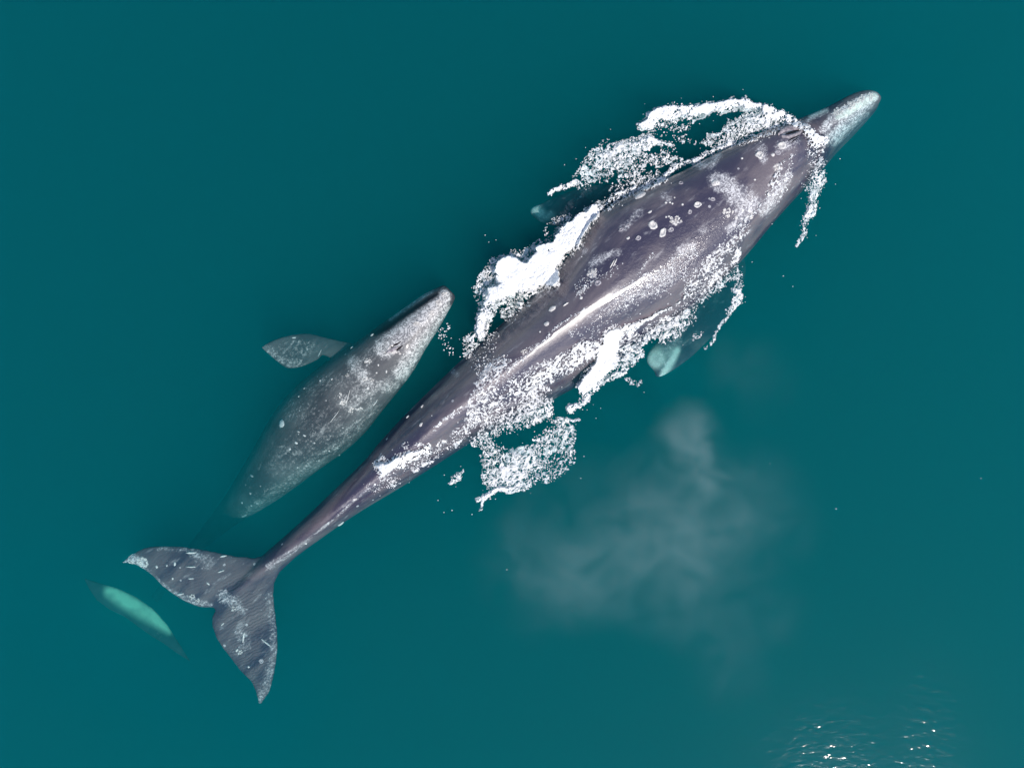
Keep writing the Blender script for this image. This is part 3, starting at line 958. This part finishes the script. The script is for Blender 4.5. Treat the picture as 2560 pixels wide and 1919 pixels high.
def make_foam(label, strokes, holes=(), seed=1, per_m2=1500, cover=0.54, heap=0.05, size=(0.0035, 0.0085), drops=60, fine=1.0, milky=True, st=0.0098):
    allp = [p for w, k, pts in strokes for p in stroke(w, pts)]
    x0 = min(p[0] - p[2] for p in allp) - 0.2; x1 = max(p[0] + p[2] for p in allp) + 0.2
    y0 = min(p[1] - p[2] for p in allp) - 0.2; y1 = max(p[1] + p[2] for p in allp) + 0.2
    Vs, Fs, Ts, nv = [], [], [], 0
    # --- lacy froth: a heaped sheet torn into threads
    gX, gY = np.meshgrid(np.arange(x0, x1, st), np.arange(y0, y1, st))
    D = density(gX, gY, strokes, holes, seed)
    u = lace_noise(gX, gY, seed, fine)
    cov = np.clip(D * cover + 1.5 * np.clip(D - 0.98, 0, 1), 0, 0.995)
    on = u > 1 - cov
    hump = fbm(gX * 4, gY * 4, seed + 6, 2)
    rough = vnoise(gX * 30, gY * 30, seed + 7)

    def top(m):
        over = np.clip((u[m] - 1 + cov[m]) / 0.35, 0, 1)
        Ts.append(np.clip((D[m] - 0.75) / 0.35, 0, 1) * 0.8 + 0.35 * over)
        return 0.004 + heap * np.clip((D[m] - 0.72) / 0.35, 0, 1) * (0.75 + 0.5 * hump[m]) + 0.022 * over * (0.35 + rough[m]) + rng.uniform(0, 0.009, int(m.sum()))
    r_ = grid_sheet(gX, gY, on, top, 0, st)
    if r_:
        Vs.append(r_[0]); Fs.append(r_[1]); nv += len(r_[0])
    # --- bubbles drawn under, milky through the water
    if milky:
        u2 = lace_noise(gX + 7.3, gY - 2.1, seed + 200, 0.55)
        deep = 0.03 + 0.10 * vnoise(gX * 5, gY * 5, seed + 8)
        r_ = grid_sheet(gX, gY, (u2 > 1 - np.clip(D * 0.5, 0, 0.55)) & (D > 0.12), lambda m: -deep[m], 0, st)
        if r_:
            V = r_[0]
            F = r_[1]
            wet = V[F].max(1)[:, 2] < -0.005          # only where it lies in the water, not in a body
            Vs.append(V); Fs.append(F[wet] + nv); nv += len(V); Ts.append(np.full(len(V), 0.1))
    # --- drops
    n = int((x1 - x0) * (y1 - y0) * per_m2)
    X, Y = rng.uniform(x0, x1, n), rng.uniform(y0, y1, n)
    d = density(X, Y, strokes, holes, seed)
    keep = rng.random(n) < np.clip(d * 0.9, 0, 0.75)
    X, Y, d = X[keep], Y[keep], d[keep]
    if drops and len(X):
        i = rng.integers(0, len(X), drops)
        X = np.concatenate([X, X[i] + rng.normal(0, 0.10, drops)])
        Y = np.concatenate([Y, Y[i] + rng.normal(0, 0.10, drops)])
        d = np.concatenate([d, np.full(drops, 0.2)])
    gx, gy, gz = settle(X, Y)
    s = rng.uniform(size[0], size[1], len(gx)) * np.where(rng.random(len(gx)) < 0.05, 1.5, 1.0)
    s2 = s * rng.uniform(0.4, 1.0, len(gx))
    th = rng.normal(FLOW, 0.8, len(gx))
    c, si = np.cos(th)[:, None], np.sin(th)[:, None]
    ux, uy = DOME_V[None, :, 0] * s[:, None] * 1.25, DOME_V[None, :, 1] * s2[:, None]
    V = np.stack([gx[:, None] + c * ux - si * uy, gy[:, None] + si * ux + c * uy,
                  gz[:, None] + 0.004 + DOME_V[None, :, 2] * s[:, None] * 0.8 + 0 * ux
                  + (np.clip(d - 0.3, 0, 1) * rng.random(len(gx)) * 0.03)[:, None]], 2).reshape(-1, 3)
    F = (DOME_F[None] + (np.arange(len(gx)) * 13)[:, None, None]).reshape(-1, 3)
    Vs.append(V); Fs.append(F + nv); Ts.append(np.full(len(V), 0.85))
    me = np_mesh('sea_foam', np.concatenate(Vs), np.concatenate(Fs), smooth=False)
    attr(me, 'thick', np.concatenate(Ts))
    o = link('sea_foam', me, FOAM)
    tag(o, label, 'foam', 'white foam thrown up around the adult whale', 'stuff')
    return o


make_foam('arched crest of dense white foam curling off the left of the adult whale\'s head', [
    ('B', 1.16, [(300, 460, 30), (400, 400, 62), (520, 360, 70), (680, 340, 62), (850, 320, 56), (1000, 318, 50), (1085, 325, 32)]),
    ('B', 1.12, [(1130, 355, 40), (1230, 390, 62), (1320, 415, 52), (1390, 455, 36)]),
    ('B', 0.85, [(1050, 430, 75), (1150, 440, 70), (1250, 460, 50)]),
    ('B', 0.55, [(820, 480, 55), (930, 450, 60), (1000, 450, 70)]),
    ('B', 0.55, [(330, 490, 36), (450, 490, 50), (600, 460, 40), (740, 400, 40)]),
    ('B', 0.55, [(760, 520, 45), (880, 530, 40), (1000, 520, 45)]),
    ('B', 0.32, [(430, 520, 40), (560, 540, 35), (640, 570, 30)]),
    ('B', 0.90, [(1230, 500, 18), (1050, 540, 28), (900, 590, 30), (750, 650, 34), (640, 700, 26)]),
    ('B', 0.7, [(700, 560, 30), (800, 590, 30), (900, 570, 30)]),
], [('B', [(640, 480, 40), (720, 450, 70), (830, 410, 40)]), ('B', [(560, 600, 30), (680, 590, 45)]), ('B', [(420, 515, 22), (560, 500, 26)])], 11)

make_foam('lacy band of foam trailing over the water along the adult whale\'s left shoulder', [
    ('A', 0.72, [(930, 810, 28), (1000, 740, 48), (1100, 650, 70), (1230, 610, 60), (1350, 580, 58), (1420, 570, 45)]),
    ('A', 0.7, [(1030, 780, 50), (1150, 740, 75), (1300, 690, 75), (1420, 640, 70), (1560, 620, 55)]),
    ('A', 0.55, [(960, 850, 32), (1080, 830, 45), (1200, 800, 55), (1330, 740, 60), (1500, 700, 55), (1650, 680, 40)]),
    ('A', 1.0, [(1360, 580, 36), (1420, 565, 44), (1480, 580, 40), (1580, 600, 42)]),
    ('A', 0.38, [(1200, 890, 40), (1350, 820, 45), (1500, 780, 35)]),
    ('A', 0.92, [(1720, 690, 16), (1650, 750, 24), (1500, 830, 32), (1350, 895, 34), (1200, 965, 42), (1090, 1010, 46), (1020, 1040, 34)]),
    ('A', 1.1, [(785, 925, 16), (860, 885, 24), (930, 858, 18)]),  # white strip in place of a glint on a bulge of water
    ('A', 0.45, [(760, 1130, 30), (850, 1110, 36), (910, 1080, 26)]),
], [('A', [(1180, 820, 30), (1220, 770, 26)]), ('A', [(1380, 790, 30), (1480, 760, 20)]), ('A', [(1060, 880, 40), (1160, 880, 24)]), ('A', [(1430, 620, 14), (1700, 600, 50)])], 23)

make_foam('thick blown-out white splash against the adult whale\'s left flank', [
    ('A', 1.3, [(1070, 1040, 46), (980, 1130, 74), (900, 1220, 96), (820, 1310, 110), (730, 1400, 130), (650, 1480, 140), (520, 1540, 125), (400, 1610, 100)]),
    ('A', 0.55, [(730, 1210, 40), (650, 1320, 55), (540, 1370, 65), (400, 1450, 75), (320, 1520, 60), (300, 1600, 40)]),
    ('C', 1.3, [(480, 90, 140), (640, 110, 110), (760, 130, 80), (810, 90, 50)]),
    ('C', 1.05, [(400, 220, 100), (340, 320, 85), (295, 420, 70), (275, 520, 55)]),
    ('C', 0.6, [(480, 270, 75), (560, 300, 60), (470, 380, 55)]),
    ('C', 0.55, [(330, 560, 85), (300, 650, 75), (280, 720, 60)]),
    ('C', 0.5, [(210, 540, 45), (200, 640, 50)]),
    ('C', 0.4, [(260, 760, 50), (330, 700, 50)]),
    ('C', 0.5, [(300, 130, 60), (290, 230, 50)]),
], [], 37, drops=120, heap=0.22)

make_foam('broad foam apron spilling off the adult whale\'s right flank over open water', [
    ('C', 0.62, [(450, 730, 50), (360, 790, 75), (310, 900, 85), (270, 1000, 70), (230, 1100, 50)]),
    ('C', 0.88, [(480, 900, 95), (620, 830, 85), (750, 760, 75), (900, 700, 85), (1010, 650, 75)]),
    ('C', 0.72, [(350, 960, 105), (500, 970, 115), (680, 920, 95)]),
    ('C', 1.25, [(1200, 520, 75), (1170, 620, 88), (1130, 720, 95), (1080, 800, 75), (1000, 880, 62)]),
    ('C', 0.9, [(960, 700, 60), (860, 660, 30), (980, 600, 24), (1100, 580, 24)]),
    ('C', 0.62, [(1300, 560, 85), (1350, 640, 75), (1280, 710, 60)]),
    ('C', 0.72, [(1390, 560, 60), (1500, 490, 65), (1600, 430, 60), (1700, 340, 60), (1800, 240, 65), (1880, 140, 70)]),
    ('C', 1.0, [(1760, 200, 12), (1600, 330, 16), (1450, 400, 22), (1330, 460, 30), (1250, 490, 38)]),
    ('C', 0.98, [(1290, 750, 26), (1200, 800, 30), (1100, 880, 32), (1000, 960, 36), (880, 1020, 36)]),
    ('C', 0.75, [(340, 1130, 90), (450, 1100, 100), (600, 1085, 95), (710, 1030, 80)]),
    ('C', 0.72, [(290, 1240, 80), (370, 1330, 105), (410, 1420, 110), (370, 1510, 90)]),
    ('C', 0.82, [(480, 1460, 120), (620, 1380, 130), (740, 1300, 125), (830, 1230, 95)]),
    ('C', 0.62, [(840, 1130, 50), (780, 1120, 40)]),
    ('C', 0.55, [(880, 1190, 70), (870, 1340, 70), (800, 1440, 70)]),
    ('C', 0.95, [(250, 1660, 22), (330, 1630, 28), (420, 1600, 36), (550, 1560, 44), (680, 1520, 38), (790, 1480, 30)]),
    ('C', 1.0, [(850, 1098, 10), (910, 1102, 11), (975, 1088, 9)]),
    ('E', 0.9, [(1990, 660, 18), (1965, 705, 18), (1945, 750, 14)]),
    ('C', 0.6, [(1300, 830, 30), (1370, 850, 22)]),
    ('C', 0.6, [(1740, 540, 16), (1810, 490, 14)]),
    ('C', 0.62, [(1640, 470, 60), (1560, 540, 50), (1740, 390, 50)]),
], [('C', [(520, 1270, 28), (575, 1245, 58), (640, 1195, 24)]), ('C', [(870, 850, 36), (830, 950, 34), (790, 1050, 28)]), ('C', [(700, 1160, 26)]), ('C', [(330, 1190, 24), (420, 1210, 24)])], 51, drops=160)

make_foam('narrow ribbon of foam and spray edging the adult whale\'s right shoulder', [
    ('B', 0.9, [(1390, 640, 14), (1275, 700, 14), (1235, 800, 22), (1150, 920, 26), (1090, 1020, 18), (1030, 1120, 16), (920, 1190, 10)]),
    ('B', 0.36, [(1340, 700, 40), (1260, 850, 42), (1200, 940, 46), (1130, 1020, 40)]),
    ('B', 0.7, [(1010, 1160, 46), (900, 1260, 60), (820, 1340, 60), (750, 1430, 60), (660, 1530, 60), (600, 1620, 50)]),
    ('B', 0.72, [(940, 1220, 16), (965, 1300, 22), (930, 1400, 26), (975, 1530, 36)]),
    ('B', 0.68, [(860, 1480, 75), (780, 1560, 75), (700, 1620, 70)]),
    ('C', 0.55, [(1900, 60, 80), (1970, 110, 66)]),
    ('C', 0.85, [(2040, 90, 30), (2075, 170, 32), (2045, 260, 34), (1985, 330, 26), (1962, 385, 16), (1920, 480, 11), (1885, 570, 10), (1850, 620, 9)]),
], [('B', [(830, 1420, 26)]), ('B', [(880, 1560, 30)])], 67)

make_foam('curved tusk of speckled foam hanging off the right of the adult whale\'s snout', [
    ('B', 1.0, [(1400, 450, 26), (1440, 520, 56), (1490, 600, 72), (1505, 700, 70), (1490, 800, 64), (1478, 920, 52), (1458, 1020, 46), (1430, 1120, 32), (1400, 1200, 20), (1365, 1285, 9)]),
    ('B', 1.1, [(1395, 460, 28), (1460, 530, 46), (1535, 590, 28)]),
    ('B', 0.92, [(1540, 620, 18), (1556, 720, 17), (1542, 830, 16), (1520, 930, 12)]),
    ('B', 0.2, [(1420, 840, 40), (1430, 900, 26)]),
], [], 79)

make_foam('foam washing over the tail stock of the adult whale', [
    ('E', 0.8, [(1255, 400, 30), (1260, 530, 60), (1320, 560, 60)]),
    ('E', 1.1, [(1270, 480, 48), (1380, 420, 60), (1470, 370, 54), (1560, 330, 42)]),
    ('E', 0.78, [(1480, 470, 40), (1600, 380, 48), (1720, 300, 44), (1830, 230, 44), (1890, 150, 50)]),
    ('E', 0.6, [(1180, 610, 36), (1240, 600, 40)]),
    ('E', 0.55, [(1405, 320, 22), (1435, 285, 20)]),
    ('E', 0.4, [(1620, 210, 20), (1740, 110, 20), (1850, 60, 20)]),
], [], 83)

make_foam('small detached tuft of foam drifting alone below the adult whale', [
    ('E', 0.95, [(1730, 568, 18), (1780, 522, 34), (1825, 472, 10)]),
], [], 97, drops=6)

make_foam('fine water beads scattered over the wet back of the adult whale, with a white line standing for the ridge highlight', [
    ('C', 0.42, [(1230, 230, 70), (1400, 200, 95), (1550, 140, 95), (1660, 60, 80)]),
    ('C', 0.26, [(1150, 340, 70), (1300, 330, 100)]),
    ('C', 0.20, [(1040, 500, 60), (940, 520, 50), (1150, 430, 70)]),
    ('B', 0.35, [(620, 1500, 70), (540, 1400, 60), (650, 1330, 50)]),
    ('B', 0.45, [(270, 1480, 14), (330, 1400, 12), (380, 1360, 10)]),
    ('C', 0.40, [(1260, 20, 10), (950, 190, 60)]),
    ('C', 0.8, [(1000, 325, 9), (850, 425, 10), (700, 570, 12), (560, 680, 18), (470, 760, 20)]),  # bead line along the back ridge, painted in for its sun highlight
], [], 101, per_m2=1600, cover=0.50, fine=1.3, milky=False, heap=0.0, drops=20)

make_foam('sprinkle of droplets between the calf\'s snout and the adult whale', [
    ('D', 0.30, [(1720, 460, 30), (1690, 540, 40), (1720, 620, 40)]),
], [], 113, per_m2=2200, cover=0.4, milky=False, size=(0.006, 0.011), drops=14)

Vs, Fs = [], []
for i, (px, py, rr) in enumerate([(2090, 1271, .013), (2452, 1195, .009), (1267, 1423, .010), (1430, 1526, .008), (1213, 588, .012), (1240, 600, .008), (1958, 690, .011),
                                  (1982, 716, .009), (1930, 560, .011), (1880, 655, .010), (1490, 1045, .009), (1460, 1140, .011), (1452, 1195, .010), (1130, 1275, .013),
                                  (1110, 1280, .011), (1180, 1285, .012), (1095, 1250, .012), (1925, 1158, .007), (1610, 980, .009)]):
    x, y = at(px, py)
    Vs.append(DOME_V * rr * 0.62 * np.array([1.2, 0.8, 0.6]) + np.array([x, y, 0.006])); Fs.append(DOME_F + 13 * i)
_fm = np_mesh('foam_flecks', np.concatenate(Vs), np.concatenate(Fs), False)
attr(_fm, 'thick', np.ones(len(_fm.vertices)))
tag(link('foam_flecks', _fm, FOAM), 'tiny loose flecks of froth dotted over the open water', 'foam', kind='stuff')

# ------------------------------------------------------------------ the sea
m, N, L, out = new_mat('sea_water')
va = N.new('ShaderNodeVolumeAbsorption')
vs = N.new('ShaderNodeVolumeScatter')
SIG_S = (0.010, 0.410, 0.428)
SIG_A = (0.85, 0.25, 0.215)
ds = max(SIG_S)
vs.inputs['Color'].default_value = (SIG_S[0] / ds, SIG_S[1] / ds, SIG_S[2] / ds, 1)
vs.inputs['Density'].default_value = ds
vs.inputs['Anisotropy'].default_value = 0.45
da = max(SIG_A) * 1.05
va.inputs['Color'].default_value = (1 - SIG_A[0] / da, 1 - SIG_A[1] / da, 1 - SIG_A[2] / da, 1)
va.inputs['Density'].default_value = da
ad = N.new('ShaderNodeAddShader')
L.new(va.outputs[0], ad.inputs[0]); L.new(vs.outputs[0], ad.inputs[1])
L.new(ad.outputs[0], out.inputs['Volume'])
R, DEEP = 300.0, -16.0
V = [(x, y, z) for z in (DEEP, 0.0) for y in (-R, R) for x in (-R, R)]
F = [[0, 2, 3, 1], [4, 5, 7, 6], [0, 1, 5, 4], [1, 3, 7, 5], [3, 2, 6, 7], [2, 0, 4, 6]]
sea = link('water', np_mesh('water', V, F, False), m)
tag(sea, kind='structure')

bed_mat = plain_material('sea_bed', (0.05, 0.06, 0.05), (0.09, 0.09, 0.07), 0.4, 0.9)
bed = link('sea_floor', np_mesh('sea_floor', [(-R, -R, DEEP - 0.5), (R, -R, DEEP - 0.5), (R, R, DEEP - 0.5), (-R, R, DEEP - 0.5)], [[0, 1, 2, 3]], False), bed_mat)
tag(bed, kind='structure')

# the skin of the sea: it mirrors the sky and the sun; it thins out over the whales, where the water runs smooth and foam breaks it
m, N, L, out = new_mat('sea_surface')
tr = N.new('ShaderNodeBsdfTransparent')
gl = N.new('ShaderNodeBsdfGlossy')
gl.inputs['Roughness'].default_value = 0.085
geo = N.new('ShaderNodeNewGeometry')
a1 = N.new('ShaderNodeAttribute'); a1.attribute_name = 'gloss'
a2 = N.new('ShaderNodeAttribute'); a2.attribute_name = 'chop'
mp = N.new('ShaderNodeMapping')
mp.inputs['Rotation'].default_value = (0, 0, math.radians(-28))
mp.inputs['Scale'].default_value = (0.55, 1.0, 1.0)
L.new(geo.outputs['Position'], mp.inputs['Vector'])
h1 = noise_node(N, L, mp.outputs[0], 9.0, 2, 0.5, 0.5)
h2 = noise_node(N, L, mp.outputs[0], 2.0, 1, 0.5, 0.3)
h = math_node(N, L, 'ADD', math_node(N, L, 'MULTIPLY', math_node(N, L, 'MULTIPLY', h1, 0.0108), a2.outputs['Fac']), math_node(N, L, 'MULTIPLY', h2, 0.003))
bp = N.new('ShaderNodeBump')
bp.inputs['Distance'].default_value = 1.0
L.new(h, bp.inputs['Height'])
L.new(bp.outputs[0], gl.inputs['Normal'])
fr = N.new('ShaderNodeFresnel')
fr.inputs['IOR'].default_value = 1.33
L.new(bp.outputs[0], fr.inputs['Normal'])
g2 = N.new('ShaderNodeBsdfGlossy')
g2.inputs['Roughness'].default_value = 0.24
L.new(bp.outputs[0], g2.inputs['Normal'])
gm = N.new('ShaderNodeMixShader')
L.new(math_node(N, L, 'MULTIPLY', a2.outputs['Fac'], 0.30), gm.inputs[0])
L.new(gl.outputs[0], gm.inputs[1]); L.new(g2.outputs[0], gm.inputs[2])
mx = N.new('ShaderNodeMixShader')
L.new(math_node(N, L, 'MULTIPLY', fr.outputs[0], a1.outputs['Fac']), mx.inputs[0])
L.new(tr.outputs[0], mx.inputs[1]); L.new(gm.outputs[0], mx.inputs[2])
L.new(mx.outputs[0], out.inputs['Surface'])
ax = np.concatenate([[-R, -120, -40, -20, -12], np.arange(-9, 9.01, 0.2), [12, 20, 40, 120, R]])
gX, gY = np.meshgrid(ax, ax)
near = np.full(gX.shape, 99.0)
pts = np.concatenate([mother_P[::60, :2], calf_P[::60, :2]])
for j in range(0, len(pts), 400):
    q = pts[j:j + 400]
    near = np.minimum(near, np.hypot(gX[..., None] - q[:, 0], gY[..., None] - q[:, 1]).min(-1))
fx0, fy0 = at(*win('C', 560, 1300))
near = np.minimum(near, np.hypot(gX - fx0, gY - fy0) - 0.9)
sx, sy = at(*win('A', 1250, 700))
near = np.minimum(near, np.hypot(gX - sx, gY - sy) - 0.5)
on = near > 0.12
cell = on[:-1, :-1] & on[1:, :-1] & on[:-1, 1:] & on[1:, 1:]
n_ = gX.shape[1]
ids = np.arange(gX.size).reshape(gX.shape)
q = np.stack([ids[:-1, :-1][cell], ids[:-1, 1:][cell], ids[1:, 1:][cell], ids[1:, :-1][cell]], 1)
uniq, inv = np.unique(q, return_inverse=True)
V = np.stack([gX.ravel()[uniq], gY.ravel()[uniq], np.full(len(uniq), 0.004)], 1)
me = np_mesh('water_surface', V, inv.reshape(q.shape))
attr(me, 'gloss', 0.22 * sstep(0.25, 1.8, near.ravel()[uniq]))
c1, c2 = at(2060, 1890), at(2320, 1830)
chop = np.maximum(0.76 * np.exp(-((V[:, 0] - c1[0]) ** 2 + (V[:, 1] - c1[1]) ** 2) / 0.9 ** 2), 0.66 * np.exp(-((V[:, 0] - c2[0]) ** 2 / 0.6 ** 2 + (V[:, 1] - c2[1]) ** 2 / 1.2 ** 2)))
attr(me, 'chop', 0.05 + 0.95 * chop)
ws = link('water_surface', me, m)
tag(ws, kind='structure')

# ------------------------------------------------------------------ the blow: a thin drifting mist
m, N, L, out = new_mat('blow_mist')
pv = N.new('ShaderNodeVolumePrincipled')
pv.inputs['Color'].default_value = (0.80, 0.94, 0.92, 1)
pv.inputs['Anisotropy'].default_value = 0.1
L.new(pv.outputs[0], out.inputs['Volume'])
geo = N.new('ShaderNodeNewGeometry')
nz = N.new('ShaderNodeTexNoise')
nz.inputs['Scale'].default_value = 1.1
nz.inputs['Detail'].default_value = 3
L.new(geo.outputs['Position'], nz.inputs['Vector'])
wv = N.new('ShaderNodeVectorMath'); wv.operation = 'MULTIPLY_ADD'
L.new(nz.outputs['Color'], wv.inputs[0])
wv.inputs[1].default_value = (0.9, 0.9, 0.5)
sb = N.new('ShaderNodeVectorMath'); sb.operation = 'SUBTRACT'
L.new(geo.outputs['Position'], sb.inputs[0]); sb.inputs[1].default_value = (0.45, 0.45, 0.25)
L.new(sb.outputs[0], wv.inputs[2])
MZ = 1.1
BLOBS = [(1722, 1090, 0.40, 1.0), (1765, 1175, 0.34, 1.2), (1730, 1260, 0.9, 0.17), (1650, 1330, 0.9, 0.15), (1850, 1290, 0.9, 0.13), (1560, 1400, 0.8, 0.13),
         (1430, 1430, 0.75, 0.20), (1360, 1400, 0.9, 0.10), (1700, 1460, 0.8, 0.15), (1780, 1600, 0.6, 0.08), (1840, 1680, 0.5, 0.06), (1880, 940, 0.6, 0.07), (1900, 1520, 0.6, 0.08),
         (1500, 1240, 0.7, 0.06)]
tot = None
for (bx, by, br, bd) in BLOBS:
    x, y = at(bx, by, MZ)
    dn = N.new('ShaderNodeVectorMath'); dn.operation = 'DISTANCE'
    L.new(wv.outputs[0], dn.inputs[0]); dn.inputs[1].default_value = (x, y, MZ)
    f = N.new('ShaderNodeMapRange'); f.interpolation_type = 'SMOOTHSTEP'
    f.inputs['From Min'].default_value = br * 1.38; f.inputs['From Max'].default_value = 0.0
    f.inputs['To Min'].default_value = 0.0; f.inputs['To Max'].default_value = bd * 0.88
    L.new(dn.outputs['Value'], f.inputs['Value'])
    tot = f.outputs[0] if tot is None else math_node(N, L, 'ADD', tot, f.outputs[0])
nz2 = noise_node(N, L, geo.outputs['Position'], 1.8, 4, 0.55, 0.8)
L.new(math_node(N, L, 'MULTIPLY', tot, ramp(N, L, nz2, 0.32, 0.70)), pv.inputs['Density'])
xa, ya = at(1130, 1800, MZ); xb, yb = at(2080, 800, MZ)
V = [(x, y, z) for z in (0.15, 2.05) for y in (ya, yb) for x in (xa, xb)]
F = [[0, 2, 3, 1], [4, 5, 7, 6], [0, 1, 5, 4], [1, 3, 7, 5], [3, 2, 6, 7], [2, 0, 4, 6]]
mist = link('mist', np_mesh('mist', V, F, False), m)
tag(mist, 'pale drifting cloud of breath mist over the water right of the foam apron', 'mist', kind='stuff')
